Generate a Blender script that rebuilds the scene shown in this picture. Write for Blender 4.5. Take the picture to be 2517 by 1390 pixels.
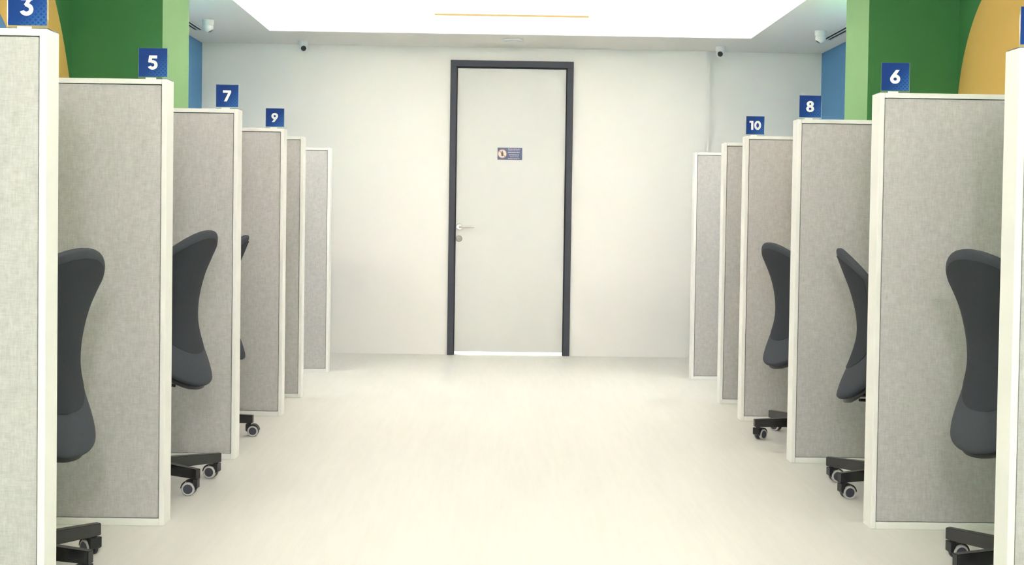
import bpy, bmesh, math, random
from mathutils import Matrix, Vector, Euler
random.seed(7)
for o in list(bpy.data.objects): bpy.data.objects.remove(o, do_unlink=True)
S = bpy.context.scene
C = S.collection
PI = math.pi
R = math.radians

# ------------------------------------------------------------------ camera
cam_d = bpy.data.cameras.new('camera'); cam = bpy.data.objects.new('camera', cam_d); C.objects.link(cam)
M = ((0.99981415, 0.01311282, -0.01413233), (-0.01272909, 0.99955685, 0.0269085), (0.01447891, -0.0267236, 0.999538))
rt = Vector((M[0][0], M[1][0], M[2][0])); fw = Vector((M[0][1], M[1][1], M[2][1])); up = Vector((M[0][2], M[1][2], M[2][2]))
mw = Matrix.Identity(4)
for i in range(3):
    mw[i][0] = rt[i]; mw[i][1] = up[i]; mw[i][2] = -fw[i]
mw[2][3] = 1.0569
cam.matrix_world = mw
cam_d.sensor_fit = 'HORIZONTAL'; cam_d.sensor_width = 36; cam_d.lens = 3300 / 2517 * 36
cam_d.shift_y = (622.15 - 695) / 2517
cam_d.clip_start = .05; cam_d.clip_end = 100
S.camera = cam

# ------------------------------------------------------------------ light and exposure
W = bpy.data.worlds.new('world'); S.world = W; W.use_nodes = True
bg = W.node_tree.nodes['Background']; bg.inputs[0].default_value = (1, 1, .985, 1); bg.inputs[1].default_value = WORLD = 0.1
GLOBE = 31.0      # opal ceiling globes behind the camera
FILL_NEAR = .5        # added unseen fill panels in the ceiling tray, front half
FILL_FAR = .62         # added unseen fill panels towards the door
WIN_FILL = 0.95         # added glowing window behind the camera, frontal fill light
COVE = 10.5
SIDE = 20.0         # added unseen fill lamps above the end bays        # LED strips hidden in the cove
CORR = 6.0        # corridor lamp behind the door
S.view_settings.view_transform = 'Standard'; S.view_settings.look = 'None'
S.view_settings.exposure = 3.36; S.view_settings.gamma = 1.0; S.view_settings.use_curve_mapping = False

# ------------------------------------------------------------------ materials
def lin(c):
    return tuple(((v / 255) / 12.92 if v / 255 <= .04045 else ((v / 255 + .055) / 1.055) ** 2.4) for v in c) + (1,)

def base_mat(name, rough=.6, spec=.3):
    m = bpy.data.materials.new(name); m.use_nodes = True
    b = m.node_tree.nodes['Principled BSDF']
    b.inputs['Roughness'].default_value = rough
    b.inputs['Specular IOR Level'].default_value = spec
    return m, m.node_tree, b

def math_n(nt, op, a, b=None, c=None, clamp=False):
    n = nt.nodes.new('ShaderNodeMath'); n.operation = op; n.use_clamp = clamp
    for i, v in enumerate((a, b, c)):
        if v is None: continue
        if isinstance(v, (int, float)): n.inputs[i].default_value = v
        else: nt.links.new(v, n.inputs[i])
    return n.outputs[0]

def mix_n(nt, fac, a, b):
    n = nt.nodes.new('ShaderNodeMix'); n.data_type = 'RGBA'
    for sock, v in ((n.inputs[0], fac), (n.inputs[6], a), (n.inputs[7], b)):
        if isinstance(v, (int, float)): sock.default_value = v
        elif isinstance(v, tuple): sock.default_value = v
        else: nt.links.new(v, sock)
    return n.outputs[2]

def noise_n(nt, scale3, scale=1, detail=3, coord='Object', rough=.5):
    tc = nt.nodes.new('ShaderNodeTexCoord'); mp = nt.nodes.new('ShaderNodeMapping')
    mp.inputs['Scale'].default_value = scale3
    nt.links.new(tc.outputs[coord], mp.inputs[0])
    n = nt.nodes.new('ShaderNodeTexNoise'); n.inputs['Scale'].default_value = scale; n.inputs['Detail'].default_value = detail
    n.inputs['Roughness'].default_value = rough
    nt.links.new(mp.outputs[0], n.inputs['Vector'])
    return n.outputs[0]

def bump_n(nt, b, h, strength, dist=.001):
    bp = nt.nodes.new('ShaderNodeBump'); bp.inputs['Strength'].default_value = strength; bp.inputs['Distance'].default_value = dist
    nt.links.new(h, bp.inputs['Height']); nt.links.new(bp.outputs[0], b.inputs['Normal'])

def plain(name, rgb, rough=.6, spec=.3, var=.03, sc=18, metal=0, bump=.05):
    m, nt, b = base_mat(name, rough, spec)
    c = lin(rgb)
    n = noise_n(nt, (1, 1, 1), sc)
    lo = tuple(v * (1 - var) for v in c[:3]) + (1,); hi = tuple(min(1, v * (1 + var)) for v in c[:3]) + (1,)
    nt.links.new(mix_n(nt, n, lo, hi), b.inputs['Base Color'])
    b.inputs['Metallic'].default_value = metal
    if bump: bump_n(nt, b, noise_n(nt, (1, 1, 1), sc * 20), bump, .0005)
    return m

def emit(name, col, strength):
    m = bpy.data.materials.new(name); m.use_nodes = True; nt = m.node_tree; nt.nodes.clear()
    e = nt.nodes.new('ShaderNodeEmission'); e.inputs[0].default_value = col; e.inputs[1].default_value = strength
    o = nt.nodes.new('ShaderNodeOutputMaterial'); nt.links.new(e.outputs[0], o.inputs[0])
    return m

def fabric_mat(name, lo, hi):
    m, nt, b = base_mat(name, .95, .1)
    a = noise_n(nt, (260, 260, 34), 1, 4, rough=.7)
    c = noise_n(nt, (34, 34, 260), 1, 4, rough=.7)
    d = noise_n(nt, (45, 45, 45), 1, 3)
    s = math_n(nt, 'ADD', a, c); s = math_n(nt, 'ADD', s, math_n(nt, 'MULTIPLY', d, .6))
    s = math_n(nt, 'SUBTRACT', s, .88); s = math_n(nt, 'MULTIPLY', s, 1.25, clamp=True)
    nt.links.new(mix_n(nt, s, lin(lo), lin(hi)), b.inputs['Base Color'])
    bump_n(nt, b, s, .25, .001)
    return m

def floor_mat():
    m, nt, b = base_mat('pale_wood_vinyl', .42, .35)
    g = noise_n(nt, (38, 2.2, 1), 1, 6, rough=.65)
    g2 = noise_n(nt, (6, .7, 1), 1, 4)
    s = math_n(nt, 'ADD', math_n(nt, 'MULTIPLY', g, .6), math_n(nt, 'MULTIPLY', g2, .5))
    s = math_n(nt, 'SUBTRACT', s, .28, clamp=True); s = math_n(nt, 'MULTIPLY', s, 1.9, clamp=True)
    nt.links.new(mix_n(nt, s, lin((216, 218, 209)), lin((228, 230, 221))), b.inputs['Base Color'])
    bump_n(nt, b, g, .08, .001)
    return m

def mural_mat(name, cy, cz, ryel, rblue, ysplit):
    """painted side wall: blue disc inside a yellow one on a green ground, blue beyond the pillar"""
    m, nt, b = base_mat(name, .75, .2)
    tc = nt.nodes.new('ShaderNodeTexCoord'); sp = nt.nodes.new('ShaderNodeSeparateXYZ'); nt.links.new(tc.outputs['Object'], sp.inputs[0])
    y, z = sp.outputs[1], sp.outputs[2]
    dy = math_n(nt, 'SUBTRACT', y, cy); dz = math_n(nt, 'SUBTRACT', z, cz)
    r = math_n(nt, 'SQRT', math_n(nt, 'ADD', math_n(nt, 'MULTIPLY', dy, dy), math_n(nt, 'MULTIPLY', dz, dz)))
    c = mix_n(nt, math_n(nt, 'LESS_THAN', r, ryel), lin(GREEN), lin(YELLOW))
    c = mix_n(nt, math_n(nt, 'LESS_THAN', r, rblue), c, lin(BLUE))
    c = mix_n(nt, math_n(nt, 'GREATER_THAN', y, ysplit), c, lin(BLUE))
    nt.links.new(c, b.inputs['Base Color'])
    bump_n(nt, b, noise_n(nt, (1, 1, 1), 160), .06, .001)
    return m

def card_mat():
    """printed blue card, lighter petal pattern in the lower right corner"""
    m, nt, b = base_mat('blue_card_print', .45, .2)
    tc = nt.nodes.new('ShaderNodeTexCoord'); sp = nt.nodes.new('ShaderNodeSeparateXYZ'); nt.links.new(tc.outputs['Object'], sp.inputs[0])
    x, z = sp.outputs[0], sp.outputs[2]            # x 0..0.095, z 0..0.095
    def cell(v):
        f = math_n(nt, 'FRACT', math_n(nt, 'DIVIDE', v, .0135)); return math_n(nt, 'SUBTRACT', f, .5)
    u, w = cell(x), cell(z)
    r = math_n(nt, 'SQRT', math_n(nt, 'ADD', math_n(nt, 'MULTIPLY', u, u), math_n(nt, 'MULTIPLY', w, w)))
    ring = math_n(nt, 'LESS_THAN', math_n(nt, 'ABSOLUTE', math_n(nt, 'SUBTRACT', r, .36)), .15)
    t = math_n(nt, 'DIVIDE', math_n(nt, 'SUBTRACT', x, z), .095)     # -1..1, high in the lower right
    g = math_n(nt, 'MULTIPLY', math_n(nt, 'SUBTRACT', t, .12), 1.4, clamp=True)
    base = mix_n(nt, math_n(nt, 'MULTIPLY', math_n(nt, 'ADD', t, .5), .5, clamp=True), lin((16, 56, 130)), lin((26, 78, 150)))
    c = mix_n(nt, math_n(nt, 'MULTIPLY', math_n(nt, 'MULTIPLY', ring, g), .38), base, lin((80, 142, 205)))
    nt.links.new(c, b.inputs['Base Color'])
    return m

def glass_mat():
    m, nt, b = base_mat('clear_acrylic', .05, .5)
    b.inputs['Transmission Weight'].default_value = .92; b.inputs['IOR'].default_value = 1.3
    n = noise_n(nt, (1, 1, 1), 12); nt.links.new(mix_n(nt, n, (.9, .95, .96, 1), (.96, 1, 1, 1)), b.inputs['Base Color'])
    return m

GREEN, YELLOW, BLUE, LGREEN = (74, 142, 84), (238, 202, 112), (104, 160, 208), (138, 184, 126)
def gloss(m):
    m.node_tree.nodes['Principled BSDF'].inputs['IOR'].default_value = 1.75; return m
MT = dict(
    floor=floor_mat(),
    ceil=plain('white_ceiling_paint', (251, 248, 240), .9, .1, .005, 3),
    wall=plain('white_wall_paint', (247, 247, 240), .85, .15, .005, 3),
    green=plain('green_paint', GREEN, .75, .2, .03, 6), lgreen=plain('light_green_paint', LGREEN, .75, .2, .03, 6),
    lam=plain('white_partition_laminate', (241, 242, 236), .45, .35, .006, 5, bump=.02),
    fab=fabric_mat('light_grey_woven_fabric', (175, 174, 171), (207, 206, 204)),
    core=plain('grey_core_board', (200, 200, 195), .9, .1),
    frame=plain('dark_blue_grey_metal', (56, 60, 70), .4, .4, .06, 30),
    reveal=plain('dark_rubber_seal', (34, 37, 46), .6, .3),
    leaf=plain('white_door_laminate', (226, 228, 222), .4, .35, .01, 4, bump=.02),
    chrome=plain('brushed_steel', (205, 203, 192), .28, .5, .04, 40, metal=.9, bump=0),
    chair=plain('charcoal_chair_fabric', (74, 78, 84), .95, .15, .07, 90, bump=.3),
    chairp=plain('darker_charcoal_back_fabric', (60, 63, 68), .95, .12, .07, 90, bump=.3),
    plastic=plain('black_plastic', (34, 35, 38), .4, .4, .1, 30),
    metal=gloss(plain('black_powder_coated_metal', (24, 25, 28), .2, .5, .08, 60, bump=0)),
    tyre=plain('pale_grey_wheel_rim', (196, 193, 192), .5, .3), hubc=plain('dark_grey_wheel_hub', (70, 72, 82), .5, .3),
    steel=plain('dull_steel', (168, 166, 152), .5, .4, .06, 60, metal=.15, bump=0),
    cam=plain('white_camera_plastic', (232, 233, 230), .35, .4, .01, 8, bump=0),
    lens=plain('black_lens_glass', (24, 24, 30), .12, .6, .1, 40, bump=0),
    slot=plain('dark_slot', (18, 20, 22), .7, .2),
    card=card_mat(), num=plain('white_print', (240, 242, 242), .5, .2, .01), acryl=glass_mat(),
    tape=plain('white_tape', (244, 246, 238), .6, .2, .01),
    strip=emit('led_strip_light', (1, .94, .975, 1), COVE), panel=emit('fill_panel_light', (1, .94, .985, 1), FILL_NEAR), fill_far=emit('fill_panel_light_far', (1, .94, .985, 1), FILL_FAR), side=emit('corner_fill_glow', (1, .88, .80, 1), SIDE), win_fill=emit('window_fill_light', (1, .945, .99, 1), WIN_FILL),
    globe=emit('opal_globe_light', (1, .94, .985, 1), GLOBE), corr=emit('corridor_light', (.96, .99, 1, 1), CORR),
    warm=emit('warm_line_light', (1, .74, .28, 1), .085),
    plaque=plain('blue_plaque_print', (64, 78, 118), .3, .5, .25, 60, bump=0), white=plain('white_ink', (214, 214, 226), .5, .2),
    cream=plain('cream_ink', (232, 226, 212), .5, .2), ink=plain('brown_ink', (112, 96, 84), .5, .2), red=plain('dull_red_ink', (176, 130, 130), .5, .2),
)

# ------------------------------------------------------------------ helpers
def box(bm, x0, y0, z0, x1, y1, z1, bev=0, mi=0):
    vs = [bm.verts.new(p) for p in ((x0, y0, z0), (x1, y0, z0), (x1, y1, z0), (x0, y1, z0), (x0, y0, z1), (x1, y0, z1), (x1, y1, z1), (x0, y1, z1))]
    fs = [bm.faces.new([vs[i] for i in q]) for q in ((3, 2, 1, 0), (4, 5, 6, 7), (0, 1, 5, 4), (1, 2, 6, 5), (2, 3, 7, 6), (3, 0, 4, 7))]
    for f in fs: f.material_index = mi
    if bev:
        es = list({e for f in fs for e in f.edges})
        bmesh.ops.bevel(bm, geom=es, offset=bev, segments=2, affect='EDGES', profile=.6)
    return fs

def lathe(bm, prof, seg=24, mt=None, mi=0, mis=None):
    """profile [(r, z)] revolved about z, then moved by matrix mt"""
    rings = []
    for r, z in prof:
        if r < 1e-6: rings.append([bm.verts.new((0, 0, z))])
        else: rings.append([bm.verts.new((r * math.cos(2 * PI * k / seg), r * math.sin(2 * PI * k / seg), z)) for k in range(seg)])
    for i in range(len(rings) - 1):
        a, b = rings[i], rings[i + 1]; m_ = mis[i] if mis else mi
        for k in range(seg):
            k2 = (k + 1) % seg
            if len(a) == 1 and len(b) == 1: continue
            if len(a) == 1: f = bm.faces.new((a[0], b[k2], b[k]))
            elif len(b) == 1: f = bm.faces.new((a[k], a[k2], b[0]))
            else: f = bm.faces.new((a[k], a[k2], b[k2], b[k]))
            f.material_index = m_
    vs = [v for r_ in rings for v in r_]
    if mt is not None: bmesh.ops.transform(bm, matrix=mt, verts=vs)
    return vs

def tube(bm, pts, r, seg=10):
    pts = [Vector(p) for p in pts]; rings = []
    for i, p in enumerate(pts):
        d = (pts[min(i + 1, len(pts) - 1)] - pts[max(i - 1, 0)]).normalized()
        q = d.to_track_quat('Z', 'Y').to_matrix()
        rings.append([bm.verts.new(p + q @ Vector((r * math.cos(2 * PI * k / seg), r * math.sin(2 * PI * k / seg), 0))) for k in range(seg)])
    for a, b in zip(rings, rings[1:]):
        for k in range(seg): bm.faces.new((a[k], a[(k + 1) % seg], b[(k + 1) % seg], b[k]))
    bm.faces.new(rings[0][::-1]); bm.faces.new(rings[-1])

def prism(bm, poly, y0, y1, mi=0):
    """polygon [(x, z)] extruded along y"""
    a = [bm.verts.new((x, y0, z)) for x, z in poly]; b = [bm.verts.new((x, y1, z)) for x, z in poly]
    n = len(poly); fs = [bm.faces.new(a), bm.faces.new(b[::-1])]
    for i in range(n): fs.append(bm.faces.new((a[i], b[i], b[(i + 1) % n], a[(i + 1) % n])))
    for f in fs: f.material_index = mi

def obj(name, bm, mats, parent=None, loc=(0, 0, 0), rot=(0, 0, 0), smooth=False):
    bmesh.ops.recalc_face_normals(bm, faces=bm.faces)
    me = bpy.data.meshes.new(name); bm.to_mesh(me); bm.free()
    for m in (mats if isinstance(mats, (list, tuple)) else [mats]): me.materials.append(m)
    if smooth:
        me.polygons.foreach_set('use_smooth', [True] * len(me.polygons))
        try: me.set_sharp_from_angle(angle=R(38))
        except Exception: pass
    o = bpy.data.objects.new(name, me); C.objects.link(o)
    o.location = loc; o.rotation_euler = rot
    if parent: o.parent = parent
    return o

def thing(name, label, cat, loc=(0, 0, 0), rz=0, group=None):
    o = bpy.data.objects.new(name, None); C.objects.link(o); o.empty_display_size = .1
    o.location = loc; o.rotation_euler = (0, 0, rz); o['label'] = label; o['category'] = cat
    if group: o['group'] = group
    return o

def tag(o, label, cat, group=None):
    o['label'] = label; o['category'] = cat
    if group: o['group'] = group
    return o

def struct(name, bm, m, label=None, smooth=False, parent=None):
    o = obj(name, bm, m, parent, smooth=smooth)
    if not parent:
        o['kind'] = 'structure'
        if label: o['label'] = label
    return o

def copy_tree(o, parent=None):
    c = o.copy(); C.objects.link(c)
    if parent: c.parent = parent
    for ch in list(o.children): copy_tree(ch, c)
    return c

# ------------------------------------------------------------------ room shell
XL, XR = -2.234, 2.483          # side walls
YB, Y0 = 10.23, -6.0            # back wall, wall behind the camera
ZC = 2.342                      # soffit
TX0, TX1, TY0, TY1 = -1.60, 1.79, -5.0, 9.49   # tray opening
LIP, ZT, CAV = .052, 2.525, .17

bm = bmesh.new(); box(bm, XL - .15, Y0, -.1, XR + .15, YB + .12, 0); struct('floor', bm, MT['floor'], 'pale cream wood-grain floor of the aisle')
bm = bmesh.new()
box(bm, XL - .15, Y0, ZC, XR + .15, TY0, ZC + LIP); box(bm, XL - .15, TY1, ZC, XR + .15, YB + .12, ZC + LIP)
box(bm, XL - .15, TY0, ZC, TX0, TY1, ZC + LIP); box(bm, TX1, TY0, ZC, XR + .15, TY1, ZC + LIP)
# cavity sides and tray ceiling
a0, a1, b0, b1 = TX0 - CAV, TX1 + CAV, TY0 - CAV, TY1 + CAV
box(bm, a0 - .05, b0 - .05, ZT, a1 + .05, b1 + .05, ZT + .05)
box(bm, a0 - .05, b0 - .05, ZC + LIP, a0, b1 + .05, ZT); box(bm, a1, b0 - .05, ZC + LIP, a1 + .05, b1 + .05, ZT)
box(bm, a0, b0 - .05, ZC + LIP, a1, b0, ZT); box(bm, a0, b1, ZC + LIP, a1, b1 + .05, ZT)
struct('ceiling', bm, MT['ceil'], 'white ceiling with a sunken lit tray')

# side walls, painted mural
bm = bmesh.new(); box(bm, XL - .15, Y0, 0, XL, YB + .12, ZC)
struct('wall_left', bm, mural_mat('mural_paint_left', 5.61, 1.09, 1.60, .97, 7.4), 'left wall painted with a yellow arc on green, blue at the far end')
bm = bmesh.new(); box(bm, XR, Y0, 0, XR + .15, YB + .12, ZC)
struct('wall_right', bm, mural_mat('mural_paint_right', 6.50, 1.587, .735, .0, 7.5), 'right wall painted with a yellow arc on green, blue at the far end')

# wall behind the camera; its wide glowing window is added as fill light
bm = bmesh.new()
for q in ((XL, 0, XR, .7), (XL, 2.2, XR, ZC), (XL, .7, -1.7, 2.2), (1.9, .7, XR, 2.2)): box(bm, q[0], Y0 - .15, q[1], q[2], Y0, q[3])
struct('wall_front', bm, MT['wall'], 'white wall behind the viewer around the added fill-light window')
wn = bpy.data.objects.new('added_window_1', None); C.objects.link(wn); wn['kind'] = 'structure'; wn.location = (0, Y0, 0)
bm = bmesh.new(); box(bm, -1.7, -.1, .7, 1.9, -.09, 2.2); obj('fill_window_pane', bm, MT['win_fill'], wn)
for x0, z0, x1, z1 in ((-1.7, .7, -1.65, 2.2), (1.85, .7, 1.9, 2.2), (.075, .7, .125, 2.2), (-1.65, .7, 1.85, .75), (-1.65, 2.15, 1.85, 2.2)):
    bm = bmesh.new(); box(bm, x0, -.09, z0, x1, -.03, z1); obj('fill_window_frame', bm, MT['frame'], wn)

# pillars with a light green inner face
def pillar(x0, x1, y0, y1, inner, label):
    bm = bmesh.new()
    fs = box(bm, x0, y0, 0, x1, y1, ZC)
    for f in fs:
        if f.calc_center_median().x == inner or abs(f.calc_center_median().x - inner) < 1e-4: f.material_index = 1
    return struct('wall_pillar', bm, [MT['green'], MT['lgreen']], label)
PLX, PRX = -1.757, 1.995
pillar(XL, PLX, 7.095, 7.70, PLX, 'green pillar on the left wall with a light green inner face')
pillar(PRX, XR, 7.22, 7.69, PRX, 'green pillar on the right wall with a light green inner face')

# back wall with the door opening; right end set back a little
DX0, DX1, DZ = -.351, .582, 2.241
bm = bmesh.new()
def bw(x0, z0, x1, z1, y=YB): box(bm, x0, y, z0, x1, YB + .12, z1)
bw(XL, 0, DX0 + .03, ZC); bw(DX0 + .03, DZ - .03, DX1 - .03, ZC); bw(DX1 - .03, 0, 1.595, ZC)
bw(1.595, 0, XR, ZC, YB + .045)
prism(bm, [(0, 0)] * 0 or [(1.595, 0), (1.625, 0), (1.625, ZC), (1.595, ZC)], YB + .045, YB + .012)
struct('wall_back', bm, MT['wall'], 'white back wall around the door')

# corridor behind the door (seen only as the bright gap below the leaf)
bm = bmesh.new(); box(bm, -.9, YB + .12, -.1, 1.1, YB + 1.5, 0); struct('floor_corridor', bm, MT['floor'])
bm = bmesh.new(); box(bm, -.9, YB + 1.5, -.1, 1.1, YB + 1.6, 2.4); box(bm, -1.0, YB + .12, -.1, -.9, YB + 1.6, 2.4); box(bm, 1.1, YB + .12, -.1, 1.2, YB + 1.6, 2.4)
box(bm, -1.0, YB + .12, 2.4, 1.2, YB + 1.6, 2.5); struct('wall_corridor', bm, MT['wall'])
bm = bmesh.new(); box(bm, -.3, YB + .5, 2.35, .5, YB + .9, 2.398)
tag(obj('corridor_lamp', bm, MT['corr']), 'flat ceiling lamp in the corridor behind the closed door', 'lamp')

# ------------------------------------------------------------------ lamps
def fill_panel(x, y, label, mat='panel'):  # fill panel added out of view to brighten the aisle and back wall
    t = thing('fill_light', label, 'fill light', (x, y, ZT), 0, 'added fill panels in the ceiling tray')
    bm = bmesh.new(); box(bm, -.62, -.17, -.02, .62, -.15, 0); box(bm, -.62, .15, -.02, .62, .17, 0); box(bm, -.62, -.15, -.02, -.6, .15, 0); box(bm, .6, -.15, -.02, .62, .15, 0)
    obj('frame', bm, MT['cam'], t)
    bm = bmesh.new(); box(bm, -.6, -.15, -.014, .6, .15, -.001); obj('diffuser', bm, MT[mat], t)
for y, s in ((-4.0, 'first from the added window'), (-2.3, 'second from the added window'), (.8, 'third from the added window'), (2.8, 'fourth from the added window')):
    fill_panel(.1, y, 'added flat fill panel in the ceiling tray, ' + s)
for y, s in ((4.6, 'third from the white door'), (6.4, 'second from the white door'), (8.3, 'nearest the white door')):
    fill_panel(.1, y, 'added flat fill panel in the ceiling tray, ' + s, 'fill_far')
for x, w in ((-1.98, 'left'), (2.22, 'right')):  # unseen lamps added to lift the dim back-wall corners
    t = thing('corner_fill_light', 'small square added fill lamp in the %s ceiling strip just past the green pillar' % w, 'fill light', (x, 7.81, ZC), 0, 'added fill lamps past the pillars')
    bm = bmesh.new(); box(bm, -.10, -.09, -.004, .10, .09, 0, .001); obj('trim_plate', bm, MT['cam'], t)
    bm = bmesh.new(); box(bm, -.085, -.075, -.006, .085, .075, -.0042); obj('diffuser', bm, MT['side'], t)
def globe(x, y, label):
    t = thing('globe_lamp', label, 'lamp', (x, y, ZT), 0, 'opal globe lamps behind the viewer')
    bm = bmesh.new(); lathe(bm, [(0, 0), (.07, 0), (.07, -.02), (0, -.02)]); obj('ceiling_plate', bm, MT['cam'], t, smooth=True)
    bm = bmesh.new(); lathe(bm, [(.11 * math.sin(PI * k / 12), -.22 + .11 * math.cos(PI * k / 12)) for k in range(13)]); tube(bm, [(0, 0, -.02), (0, 0, -.12)], .01); obj('opal_globe', bm, MT['globe'], t, smooth=True)
globe(0, -1.1, 'white opal globe lamp on the ceiling behind the viewer')

# cove strips: on the lip, one per side
for i, (x0, y0, x1, y1, w) in enumerate(((TX0 - .11, TY0, TX0 - .09, TY1, 'left'), (TX1 + .09, TY0, TX1 + .11, TY1, 'right'), (TX0, TY1 + .08, TX1, TY1 + .10, 'far'), (TX0, TY0 - .10, TX1, TY0 - .08, 'near'))):
    bm = bmesh.new(); box(bm, x0, y0, ZC + LIP, x1, y1, ZC + LIP + .008)
    tag(obj('led_strip', bm, MT['strip']), 'hidden LED strip in the ceiling cove along its %s side' % w, 'LED strip', 'LED strips of the ceiling cove')
bm = bmesh.new(); box(bm, -.452, b1 - .006, 2.493, .655, b1, 2.507, 0)
tag(obj('warm_light_line', bm, MT['warm']), 'thin warm yellow light line inside the bright ceiling tray', 'light line')

# ------------------------------------------------------------------ partitions
H, T = 1.5, .094
def partition(side, y, outer, label):
    """side -1 left row / +1 right row; inner end at the aisle, outer end at the wall or pillar"""
    xe = -1.0993 if side < 0 else 1.3082
    L = abs(outer - xe) - .002
    t = thing('desk_partition', label, 'partition', (xe, y, 0), 0, 'desk partitions along the aisle')
    s = side
    def sb(bm, xa, ya, za, xb, yb, zb, bev=0):
        xa, xb = s * xa, s * xb
        box(bm, min(xa, xb), ya, za, max(xa, xb), yb, zb, bev)
    P, TR, BR = .018, .017, .024
    bm = bmesh.new(); sb(bm, 0, 0, 0, P, T, H, .0025); obj('end_post', bm, MT['lam'], t)
    bm = bmesh.new(); sb(bm, L - P, 0, 0, L, T, H, .0025); obj('end_post', bm, MT['lam'], t)
    bm = bmesh.new(); sb(bm, P, .0005, H - TR, L - P, T - .0005, H, .0015); obj('top_rail', bm, MT['lam'], t)
    bm = bmesh.new(); sb(bm, P, .0005, .0, L - P, T - .0005, BR, .0015); obj('bottom_rail', bm, MT['lam'], t)
    bm = bmesh.new(); sb(bm, P, .04, BR, L - P, T - .04, H - TR); obj('core_board', bm, MT['core'], t)
    for ya, yb in ((.0025, .04), (T - .04, T - .0025)):
        bm = bmesh.new(); sb(bm, P + .0015, ya, BR + .001, L - P - .0015, yb, H - TR - .0015, .007)
        obj('fabric_pad', bm, MT['fab'], t, smooth=True)
    return t
for s, y, o, l in (
    (-1, 3.3026, XL, 'light grey fabric partition carrying the number 3 sign'),
    (-1, 4.5064, XL, 'light grey fabric partition carrying the number 5 sign'),
    (-1, 5.7449, XL, 'light grey fabric partition carrying the number 7 sign'),
    (-1, 6.9974, XL, 'light grey fabric partition carrying the number 9 sign'),
    (-1, 7.7035, XL, 'narrow-looking signless partition directly behind the number 9 one'),
    (-1, 8.959, XL, 'farthest signless partition on the left side, nearest the back wall'),
    (1, 3.3583, XR, 'partition cut by the right picture edge, mostly its white end post'),
    (1, 4.5805, XR, 'light grey fabric partition carrying the number 6 sign'),
    (1, 5.8218, XR, 'light grey fabric partition carrying the number 8 sign'),
    (1, 7.0289, XR, 'light grey fabric partition carrying the number 10 sign'),
    (1, 7.6943, XR, 'signless partition directly behind the number 10 one'),
    (1, 8.8198, XR, 'farthest signless partition on the right side, nearest the back wall')):
    partition(s, y, o, l)

# ------------------------------------------------------------------ number signs
def ringpoly(bm, cx, cz, ax, az, bx, bz, y0, y1, a0=0, a1=360, n=40):
    full = (a1 - a0) >= 359.9
    st = []
    for i in range(n + 1 if not full else n):
        a = R(a0 + (a1 - a0) * i / n)
        st.append([bm.verts.new((cx + rx * math.cos(a), y, cz + rz * math.sin(a))) for rx, rz, y in ((ax, az, y0), (bx, bz, y0), (bx, bz, y1), (ax, az, y1))])
    m = len(st)
    for i in range(m if full else m - 1):
        p, q = st[i], st[(i + 1) % m]
        for k in range(4): bm.faces.new((p[k], p[(k + 1) % 4], q[(k + 1) % 4], q[k]))
    if not full: bm.faces.new(st[0]); bm.faces.new(st[-1][::-1])

def digit(bm, ch, x, z, h, y0, y1):
    """a bold geometric numeral, lower left corner at (x, z)"""
    ep = [0]
    def yy(): ep[0] += .00006; return y0 - ep[0]
    P = lambda pts: prism(bm, [(x + a * h, z + b * h) for a, b in pts], yy(), y1)
    G = lambda cx, cz, ax, az, bx, bz, a0=0, a1=360: ringpoly(bm, x + cx * h, z + cz * h, ax * h, az * h, bx * h, bz * h, yy(), y1, a0, a1)
    if ch == '0': G(.38, .5, .38, .51, .15, .27)
    if ch == '1': P([(.20, 0), (.44, 0), (.44, 1), (.20, 1)]); P([(.0, .79), (.21, .79), (.21, 1), (.0, 1)])
    if ch == '3':
        P([(.06, .79), (.66, .79), (.66, 1), (.06, 1)]); P([(.36, .79), (.66, .86), (.42, .56), (.24, .60), (.22, .56)]); P([(.22, .6), (.3, .47), (.42, .47), (.5, .66)])
        G(.35, .32, .36, .33, .14, .12, -158, 88)
    if ch == '4': P([(.0, .2), (.0, .36), (.36, 1), (.62, 1), (.26, .4), (.86, .4), (.86, .2)]); P([(.46, 0), (.68, 0), (.68, .58), (.46, .58)])
    if ch == '5':
        P([(.12, .79), (.68, .79), (.68, 1), (.12, 1)]); P([(.12, 1), (.34, 1), (.30, .54), (.19, .48), (.05, .52)])
        G(.36, .33, .36, .34, .13, .12, -155, 118)
    if ch in '69':
        f = (lambda p: p) if ch == '6' else (lambda p: (.74 - p[0], 1 - p[1]))
        P([f(p) for p in ((.42, 1), (.69, 1), (.43, .62), (.12, .42), (.03, .46), (.10, .58))])
        c = f((.37, .33)); G(c[0], c[1], .37, .34, .125, .115)
    if ch == '7': P([(0, .78), (.74, .78), (.74, 1), (0, 1)]); P([(.48, .8), (.74, .8), (.36, 0), (.10, 0)])
    if ch == '8': G(.37, .735, .33, .275, .09, .09); G(.37, .29, .37, .30, .12, .11)

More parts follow.
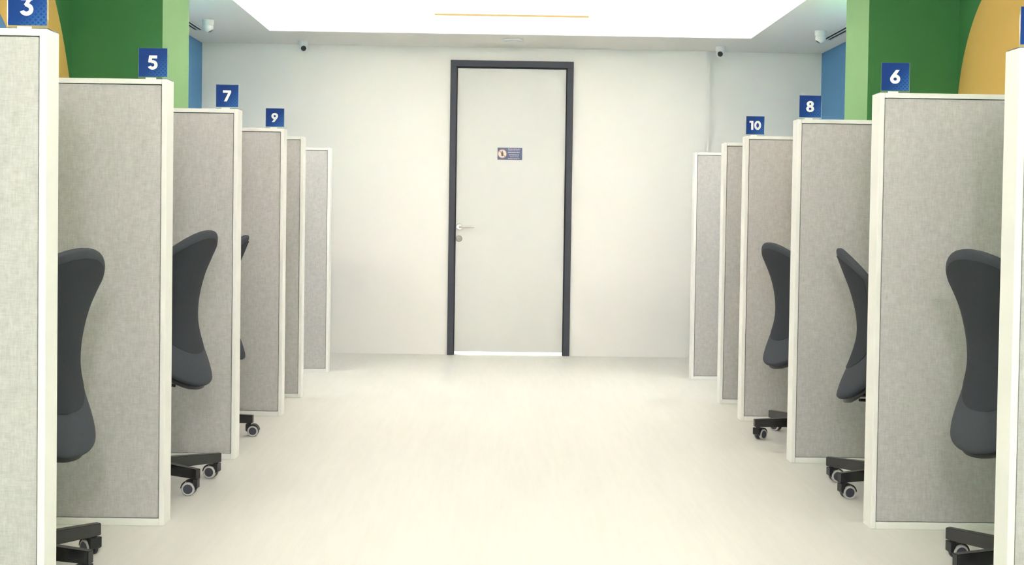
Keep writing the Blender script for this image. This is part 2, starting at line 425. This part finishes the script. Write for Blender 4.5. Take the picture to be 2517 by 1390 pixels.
CW = .0945
def sign(num, x0, y, z, where):
    t = thing('number_sign', 'blue stand-up sign reading %s, %s' % (num, where), 'sign', (x0, y, z), 0, 'number signs on the partitions')
    zb = .0085
    bm = bmesh.new(); box(bm, 0, .0012, 0, CW, .0022, CW)
    card = obj('sign_card', bm, MT['card'], t, loc=(0, 0, zb))
    h = .047; w = {'1': .44, '4': .86}.get(num, .74) * h
    bm = bmesh.new()
    if num == '10': digit(bm, '1', .0165, .024, h, .0002, .0011); digit(bm, '0', .042, .024, h, .0002, .0011)
    else: digit(bm, num, CW * .49 - w / 2, .0235, h, .0002, .0011)
    obj('numeral', bm, MT['num'], t, loc=(0, 0, zb))
    bm = bmesh.new(); box(bm, -.0015, .0024, 0, CW + .0025, .0052, CW + zb + .001); box(bm, -.0015, .0054, 0, CW + .0025, .078, .0025)
    obj('acrylic_stand', bm, MT['acryl'], t)
    bm = bmesh.new(); box(bm, .023, .001, .0002, .058, .0022, .0055); obj('tape_strip', bm, MT['tape'], t)
    return t
for n, x, y, w in (('3', -1.196, 3.3026, 'cut by the top edge, on the nearest left partition'), ('5', -1.1955, 4.5064, 'in front of the left green pillar'),
                   ('7', -1.1945, 5.7449, 'on the left partition before the blue wall strip'), ('9', -1.1965, 6.9974, 'smallest and farthest sign on the left side'),
                   ('4', 1.3115, 3.3583, 'barely in frame at the upper right picture edge'), ('6', 1.3145, 4.5805, 'in front of the right green pillar'),
                   ('8', 1.3155, 5.8218, 'beside the right blue wall strip'), ('10', 1.310, 7.0289, 'two-digit sign farthest away on the right side')):
    sign(n, x, y + .004, H, w)

# ------------------------------------------------------------------ door
d = bpy.data.objects.new('door_1', None); C.objects.link(d); d['kind'] = 'structure'; d['label'] = 'white door in a dark blue-grey frame'
d.location = (0, YB, 0)
FW = .047
bm = bmesh.new(); box(bm, DX0, -.022, 0, DX0 + FW, .10, DZ - FW, .002); obj('door_jamb', bm, MT['frame'], d)
bm = bmesh.new(); box(bm, DX1 - FW, -.022, 0, DX1, .10, DZ - FW, .002); obj('door_jamb', bm, MT['frame'], d)
bm = bmesh.new(); box(bm, DX0, -.022, DZ - FW, DX1, .10, DZ, .002); obj('door_head', bm, MT['frame'], d)
bm = bmesh.new()
i0, i1, iz = DX0 + FW, DX1 - FW, DZ - FW
box(bm, i0, -.004, .0, i0 + .006, .05, iz); box(bm, i1 - .006, -.004, 0, i1, .05, iz); box(bm, i0 + .006, -.004, iz - .009, i1 - .006, .05, iz)
obj('door_seal', bm, MT['reveal'], d)
bm = bmesh.new(); box(bm, i0 + .007, .012, .024, i1 - .007, .052, iz - .010, .0015); leaf = obj('door_leaf', bm, MT['leaf'], d)
def disc_y(bm, x, z, r, y0, y1, seg=28, prof=None):
    mt = Matrix.Translation((x, y0, z)) @ Matrix.Rotation(R(90), 4, 'X')
    lathe(bm, prof or [(0, 0), (r, 0), (r, y0 - y1), (0, y0 - y1)], seg, mt)
lx, lz = -.271, .977
bm = bmesh.new(); disc_y(bm, lx, lz, 0, .012, .004, prof=[(0, .009), (.019, .009), (.0225, .006), (.0235, 0), (0, 0)])
tube(bm, [(lx, .008, lz), (lx, -.035, lz)], .009, 14); tube(bm, [(lx, -.038, lz), (lx + .02, -.042, lz), (lx + .116, -.042, lz)], .0075, 14)
obj('door_handle', bm, MT['chrome'], d, smooth=True)
bm = bmesh.new(); disc_y(bm, lx, .887, 0, .012, .004, prof=[(0, .008), (.020, .008), (.0235, .005), (.0245, 0), (0, 0)])
box(bm, lx - .003, .001, .875, lx + .003, .005, .889); obj('lock_escutcheon', bm, MT['steel'], d, smooth=True)

# plaque on the door
pq = thing('door_plaque', 'small blue notice plaque on the white door with a round no-entry picture', 'notice', (.013, YB + .0118, 1.493))
pw, ph = .188, .091
bm = bmesh.new(); box(bm, 0, -.003, 0, pw, 0, ph, .0006); obj('plaque_plate', bm, MT['plaque'], pq)
bm = bmesh.new(); disc_y(bm, .036, .045, .034, -.0031, -.0036, 32); obj('picture_disc', bm, MT['cream'], pq)
bm = bmesh.new(); ringpoly(bm, .036, .045, .035, .035, .030, .030, -.0042, -.0036); prism(bm, [(.013, .064), (.017, .068), (.059, .026), (.055, .022)], -.0041, -.0037); obj('prohibition_ring', bm, MT['red'], pq)
bm = bmesh.new(); prism(bm, [(.030, .027), (.042, .027), (.045, .052), (.041, .057), (.031, .057), (.027, .052)], -.0046, -.0042); ringpoly(bm, .036, .0635, .005, .006, .001, .001, -.0046, -.0042); obj('figure_print', bm, MT['ink'], pq)
bm = bmesh.new()
for z, x0, x1, hh in ((.0815, .080, .172, .006), (.068, .083, .168, .0035), (.056, .081, .168, .0045), (.037, .088, .164, .0065), (.0225, .094, .162, .004), (.0085, .080, .168, .0045)):
    x = x0
    while x < x1:
        wd = random.uniform(.006, .014); box(bm, x, -.0036, z - hh / 2, min(x + wd, x1), -.0031, z + hh / 2); x += wd + .0022
obj('text_lines', bm, MT['white'], pq)

# ------------------------------------------------------------------ ceiling fixtures
def dome(x, y, dirv, label):
    t = thing('security_camera', label, 'security camera', (x, y, ZC), 0, 'dome cameras on the ceiling')
    bm = bmesh.new(); lathe(bm, [(0, 0), (.040, 0), (.041, -.003), (.039, -.006), (.0385, -.030), (.037, -.036), (0, -.036)], 32); obj('camera_housing', bm, MT['cam'], t, smooth=True)
    q = Vector(dirv).normalized().to_track_quat('Z', 'Y').to_matrix().to_4x4()
    mt = Matrix.Translation((0, 0, -.049)) @ q
    bm = bmesh.new(); pr = [(.0355 * math.sin(a), .0355 * math.cos(a)) for a in [PI - (PI - .58) * k / 12 for k in range(13)]]
    pr += [(.0205, .0305), (0, .0305)]
    lathe(bm, pr, 32, mt); obj('camera_eyeball', bm, MT['cam'], t, smooth=True)
    bm = bmesh.new(); lathe(bm, [(0, .030), (.0195, .030), (.0195, .032), (.010, .033), (.009, .0315), (0, .0315)], 28, mt); obj('camera_lens', bm, MT['lens'], t, smooth=True)
dome(-1.44, 10.02, (.20, -.88, -.30), 'white dome camera over the back wall, left of the door')
dome(1.655, 9.96, (-.26, -.88, -.30), 'white dome camera over the back wall, right of the door')
dome(-1.926, 9.0, (.52, .10, -.85), 'white dome camera beside the left light green pillar face, looking down')
dome(2.176, 9.05, (-.52, .10, -.85), 'white dome camera beside the right light green pillar face, looking down')

t = thing('smoke_detector', 'flat round white detector on the ceiling above the door', 'smoke detector', (.11, 9.74, ZC))
bm = bmesh.new(); lathe(bm, [(0, 0), (.074, 0), (.076, -.006), (.070, -.014), (0, -.015)], 40); obj('detector_base', bm, MT['cam'], t, smooth=True)
bm = bmesh.new(); lathe(bm, [(0, -.0152), (.045, -.0152), (.043, -.023), (.03, -.027), (0, -.028)], 32); obj('detector_cover', bm, MT['cam'], t, smooth=True)

def diffuser(x0, x1, y0, y1, label):
    t = thing('air_diffuser', label, 'air vent', ((x0 + x1) / 2, (y0 + y1) / 2, ZC), 0, 'slot air diffusers beside the cameras')
    w, l = (x1 - x0) / 2, (y1 - y0) / 2
    bm = bmesh.new(); box(bm, -w, -l, -.002, w, l, 0); obj('dark_backing', bm, MT['slot'], t)
    for xa, xb in ((-w - .014, -w), (-.005, .005), (w, w + .014)):
        bm = bmesh.new(); box(bm, xa, -l, -.007, xb, l, -.0022, .0008); obj('slat', bm, MT['cam'], t)
    for ya in (l, -l - .01):
        bm = bmesh.new(); box(bm, -w - .012, ya, -.007, w + .012, ya + .01, 0); obj('end_cap', bm, MT['cam'], t)
diffuser(-2.122, -2.070, 7.85, 9.49, 'white ceiling slot diffuser with dark slots, next to the left dome camera')
diffuser(2.288, 2.345, 7.85, 9.46, 'white ceiling slot diffuser with dark slots, next to the right dome camera')

# ------------------------------------------------------------------ office chair
TAB = [  # v, y, z, half width, wrap, lift
    (0.00, -.260, .392, .175, .080, .055), (.07, -.260, .415, .187, .085, .052), (.16, -.245, .465, .190, .080, .040), (.30, -.208, .560, .178, .065, .020),
    (.42, -.187, .640, .162, .045, .000), (.55, -.190, .722, .172, .045, -.005), (.70, -.214, .815, .196, .055, -.020), (.85, -.249, .905, .222, .060, -.038), (1.0, -.282, .988, .240, .062, -.060)]
def tabv(v):
    n = len(TAB)
    for i in range(n - 1):
        if v <= TAB[i + 1][0] or i == n - 2: break
    a, b = TAB[i], TAB[i + 1]; p = TAB[i - 1] if i else a; q = TAB[i + 2] if i + 2 < n else b
    t = (v - a[0]) / (b[0] - a[0]); out = []
    for k in range(1, 6):
        m0 = (b[k] - p[k]) / (b[0] - p[0]) * (b[0] - a[0]); m1 = (q[k] - a[k]) / (q[0] - a[0]) * (b[0] - a[0])
        out.append((2 * t**3 - 3 * t**2 + 1) * a[k] + (t**3 - 2 * t**2 + t) * m0 + (-2 * t**3 + 3 * t**2) * b[k] + (t**3 - t**2) * m1)
    return out
TH = .040
def sp(x, th, v):
    y, z, w, c, u = tabv(v)
    q = (x / .2) ** 2
    return Vector((x, y + c * q + th, z + u * q))
def rnd(t, n):
    t = min(max(t, 0), 1); return (1 - t ** n) ** (1 / n)
def halfw(v):
    w = tabv(v)[2]
    return w * rnd((v - .90) / .10, 2.7) * rnd((.13 - v) / .13, 2.2)
def loft(bm, rings, mi=0):
    vr = [[bm.verts.new(p) for p in r] for r in rings]; n = len(vr[0])
    for a, b in zip(vr, vr[1:]):
        for k in range(n): bm.faces.new((a[k], a[(k + 1) % n], b[(k + 1) % n], b[k])).material_index = mi
    bm.faces.new(vr[0][::-1]).material_index = mi; bm.faces.new(vr[-1]).material_index = mi
def se(a, n):
    c, s = math.cos(a), math.sin(a); return math.copysign(abs(c) ** (2 / n), c), math.copysign(abs(s) ** (2 / n), s)
def shell_mesh(vs, wf, tf, dy=0, dz=0):
    bm = bmesh.new(); rings = []
    for v in vs:
        w, T_ = wf(v), tf(v); ring = []
        for k in range(40):
            cx, cs = se(2 * PI * k / 40, 3.6)
            p = sp(w * cx, T_ / 2 * cs, v); p.y += dy; p.z += dz; ring.append(p)
        rings.append(ring)
    loft(bm, rings); return bm

def office_chair():
    t = thing('office_chair', 'black office chair', 'chair')
    vs = [0.5 - 0.5 * math.cos(PI * (k + .35) / 46.7) for k in range(47)]
    bm = shell_mesh(vs, halfw, lambda v: TH * rnd((v - .93) / .07, 2) ** .8 * rnd((.05 - v) / .05, 2) ** .8 + .004)
    obj('seat_and_back_shell', bm, MT['chair'], t, smooth=True)
    # rear cover panel following the shell
    bm = bmesh.new(); g = []
    v0, v1, nv, nu = .235, .945, 44, 20
    for i in range(nv + 1):
        f = .5 - .5 * math.cos(PI * i / nv); v = v0 + (v1 - v0) * f
        w = (tabv(v)[2] - .011) * rnd((v - .86) / (v1 - .86), 2.8) * rnd((.36 - v) / (.36 - v0), 2.1)
        w = max(w, .002); row = []
        hw = max(halfw(v), .01)
        for j in range(nu + 1):
            u = math.sin((2 * j / nu - 1) * PI / 2); x = w * u
            th = -TH / 2 * max(1e-6, 1 - min(abs(x / hw), .999) ** 3.6) ** (1 / 3.6)
            e = (abs(u) > .999) or i in (0, nv)
            row.append(bm.verts.new(sp(x, th + (.004 if e else -.0038), v)))
        g.append(row)
    for i in range(nv):
        for j in range(nu): bm.faces.new((g[i][j], g[i][j + 1], g[i + 1][j + 1], g[i + 1][j]))
    obj('back_panel', bm, MT['chairp'], t, smooth=True)
    # dark plastic pan: lip below the tail, then forward under the seat
    vs = [.002 + .2 * (0.5 - 0.5 * math.cos(PI * k / 14)) for k in range(15)]
    bm = shell_mesh(vs, lambda v: halfw(v + .004) * .97, lambda v: .022, .016, -.013)
    rings = []
    for k in range(11):
        f = k / 10; y = -.235 + .44 * f; w = .175 * rnd(abs(f - .5) * 2 * .93, 3); ring = []
        for j in range(24):
            cx, cs = se(2 * PI * j / 24, 3); ring.append(Vector((w * cx, y, .425 + .012 * cs + .01 * f)))
        rings.append(ring)
    loft(bm, rings); obj('seat_pan', bm, MT['plastic'], t, smooth=True)
    # seat cushion
    bm = bmesh.new(); rings = []
    for k in range(19):
        f = .5 - .5 * math.cos(PI * (k + .3) / 18.6); y = -.215 + .455 * f; w = .228 * rnd(abs(f - .5) * 2 * .985, 3.4); ring = []
        for j in range(32):
            cx, cs = se(2 * PI * j / 32, 3); x = w * cx
            ring.append(Vector((x, y, .462 + .022 * rnd(abs(f - .5) * 1.98, 4) * cs + .010 * (x / .2) ** 2 + .01 * math.cos((f - .4) * 3) - .03 * max(0, f - .8) * 3)))
        rings.append(ring)
    loft(bm, rings); obj('seat_cushion', bm, MT['chair'], t, smooth=True)
    # mechanism, lift, hub
    bm = bmesh.new(); box(bm, -.07, -.12, .375, .07, .09, .412, .006); box(bm, -.03, -.03, .345, .03, .04, .375, .004); obj('tilt_mechanism', bm, MT['plastic'], t)
    bm = bmesh.new(); tube(bm, [(-.06, .0, .385), (-.17, -.01, .378), (-.205, -.02, .372)], .005); tube(bm, [(-.19, -.018, .373), (-.225, -.026, .370)], .009); obj('lever', bm, MT['plastic'], t, smooth=True)
    bm = bmesh.new(); tube(bm, [(-.05, -.13, .395), (-.12, -.20, .405)], .006); obj('shell_brace', bm, MT['plastic'], t, smooth=True)
    bm = bmesh.new(); tube(bm, [(.05, -.13, .395), (.12, -.20, .405)], .006); obj('shell_brace', bm, MT['plastic'], t, smooth=True)
    bm = bmesh.new(); lathe(bm, [(0, .11), (.027, .11), (.027, .24), (.015, .245), (.015, .35), (0, .35)], 24); obj('gas_lift', bm, MT['plastic'], t, smooth=True)
    bm = bmesh.new(); lathe(bm, [(0, .052), (.036, .052), (.040, .058), (.040, .104), (.034, .112), (0, .112)], 30); obj('hub', bm, MT['metal'], t, smooth=True)
    # one leg with its caster
    bm = bmesh.new()
    ws = ((.03, .016, .057, .104), (.285, .0125, .0625, .1), (.30, .0115, .0635, .0995))
    vs = [[bm.verts.new((x, s * w_, z)) for s, z in ((-1, a), (1, a), (1, b), (-1, b))] for x, w_, a, b in ws]
    for p, q in zip(vs, vs[1:]):
        for k in range(4): bm.faces.new((p[k], p[(k + 1) % 4], q[(k + 1) % 4], q[k]))
    bm.faces.new(vs[0][::-1]); bm.faces.new(vs[-1])
    bmesh.ops.recalc_face_normals(bm, faces=bm.faces)
    bmesh.ops.bevel(bm, geom=[e for e in bm.edges if abs((e.verts[0].co - e.verts[1].co).x) > .004 or min(v.co.x for v in e.verts) > .29], offset=.0015, segments=2, affect='EDGES')
    leg = obj('leg', bm, MT['metal'], t, smooth=True)
    sx = .281
    bm = bmesh.new(); rr = .0255; cxo = .020
    lathe(bm, [(0, .045), (.0095, .045), (.0095, .0665), (0, .0665)], 18)
    # fork block on the stem side, centre web and curved hood over the twin wheels
    prism(bm, [(-.014, .058), (.002, .058), (.000, .030), (-.006, .022), (-.014, .028)], -.019, .019)
    arc = [(cxo + .0285 * math.cos(a), rr + .0005 + .0315 * math.sin(a)) for a in [R(4 + 160 * k / 14) for k in range(15)]]
    arc_i = [(cxo + .0268 * math.cos(a), rr + .0005 + .0285 * math.sin(a)) for a in [R(4 + 160 * k / 14) for k in range(15)]]
    for k in range(14): prism(bm, [arc[k], arc[k + 1], arc_i[k + 1], arc_i[k]], -.0205, .0205)
    prism(bm, [(cxo + .020 * math.cos(R(a)), rr + .020 * math.sin(R(a))) for a in range(0, 360, 30)], -.004, .004)
    hood = obj('caster_hood', bm, MT['plastic'], leg, loc=(sx, 0, 0), smooth=False)
    whs = []
    for s in (-1, 1):
        bm = bmesh.new()
        mt = Matrix.Translation((0, 0, 0)) @ Matrix.Rotation(R(90 * s), 4, 'X')
        lathe(bm, [(0, .004), (.024, .004), (.0248, .013), (rr, .0135), (rr, .0185), (.0235, .0215), (.0180, .0220), (.0175, .0212), (0, .0218)], 32, mt, mis=[1, 1, 1, 0, 0, 0, 1, 1])
        w_ = obj('wheel', bm, [MT['tyre'], MT['hubc']], hood, smooth=True); w_.location = (cxo, 0, rr)
        whs.append(w_)
    return t, leg

def set_casters(leg, sw):
    """swivel of the caster about its stem"""
    for ch in leg.children:
        if ch.name.startswith('caster_hood'): ch.rotation_euler = (0, 0, sw)

proto, leg0 = office_chair()
# wheels hang from the hood in the prototype; re-hang them on the leg so that nothing is deeper than thing > part > sub-part
def build_legs(root, leg, facing, bis, sw):
    """legs at bis +- 36 deg and so on (world angles); sw: world direction each wheel trails to"""
    legs = []
    hood = [c for c in leg.children if c.name.startswith('caster_hood')][0]
    wheels = [c for c in hood.children] if hood.children else [c for c in leg.children if c.name.startswith('wheel')]
    for k in range(5):
        a = bis + (-36 + 72 * k)
        l = leg.copy() ; C.objects.link(l); l.parent = root; l.rotation_euler = (0, 0, R(a - facing))
        tr = sw[k] if k < len(sw) else random.uniform(0, 360)
        loc_a = R(tr - a)
        h = hood.copy(); C.objects.link(h); h.parent = l; h.location = (.281, 0, 0); h.rotation_euler = (0, 0, loc_a)
        for w in wheels:
            c = w.copy(); C.objects.link(c); c.parent = l
            c.location = (.281 + .020 * math.cos(loc_a), .020 * math.sin(loc_a), .0255); c.rotation_euler = (0, 0, loc_a)
        legs.append(l)
    return legs

CH = [  # x, y, seat height offset, rear direction, bisector of the two aisle legs, trailing directions of casters, label
    (-1.40, 3.891, -.036, -16, 12.7, (170, 140), 'black office chair between the partitions of signs 3 and 5, back to the aisle', (-.035, 0)),
    (-1.33, 5.180, .002, -10, -1.8, (178, 170), 'black office chair between the partitions of signs 5 and 7', (-.037, 0)),
    (-1.43, 6.400, -.035, 4, 28, (0, 150), 'black office chair almost hidden behind the number 7 partition', (-.036, 0)),
    (1.627, 3.953, -.005, -166, 164.6, (40, 8), 'black office chair in front of the number 6 partition, broad back showing', (.024, 0)),
    (1.588, 5.222, -.035, 168, 173.3, (10, 6), 'black office chair in front of the number 8 partition, seen edge-on', (.05, 0)),
    (1.557, 6.493, -.035, -168, 156.2, (40, -40), 'black office chair in front of the number 10 partition', (.04, 0))]
body = [c for c in proto.children if c is not leg0]
for i, (x, y, dz, n, bis, sw, label, off) in enumerate(CH):
    if i == 0: r_ = proto
    else:
        r_ = proto.copy(); C.objects.link(r_)
        for b_ in body:
            c = b_.copy(); C.objects.link(c); c.parent = r_
    th = n + 90
    r_.location = (x, y, 0); r_.rotation_euler = (0, 0, R(th)); r_['label'] = label; r_['group'] = 'office chairs in the desk bays'
    ov = Matrix.Rotation(R(-th), 2) @ Vector(off)
    for c in r_.children:
        if not c.name.startswith(('gas_lift', 'hub', 'leg')): c.location = (ov.x, ov.y, dz)
    # legs are given so that for the right row index 0 is still bis-36
    s5 = [None] * 5
    if x < 0: s5[0], s5[1] = sw[0], sw[1]
    else: s5[0], s5[1] = sw[1], sw[0]
    for k in range(5):
        if s5[k] is None: s5[k] = (bis + 72 * k - 36 + 150) % 360
    build_legs(r_, leg0, th, bis, s5)
# remove the template leg (its copies stay)
def rm(o):
    for c in list(o.children): rm(c)
    bpy.data.objects.remove(o, do_unlink=True)
rm(leg0)
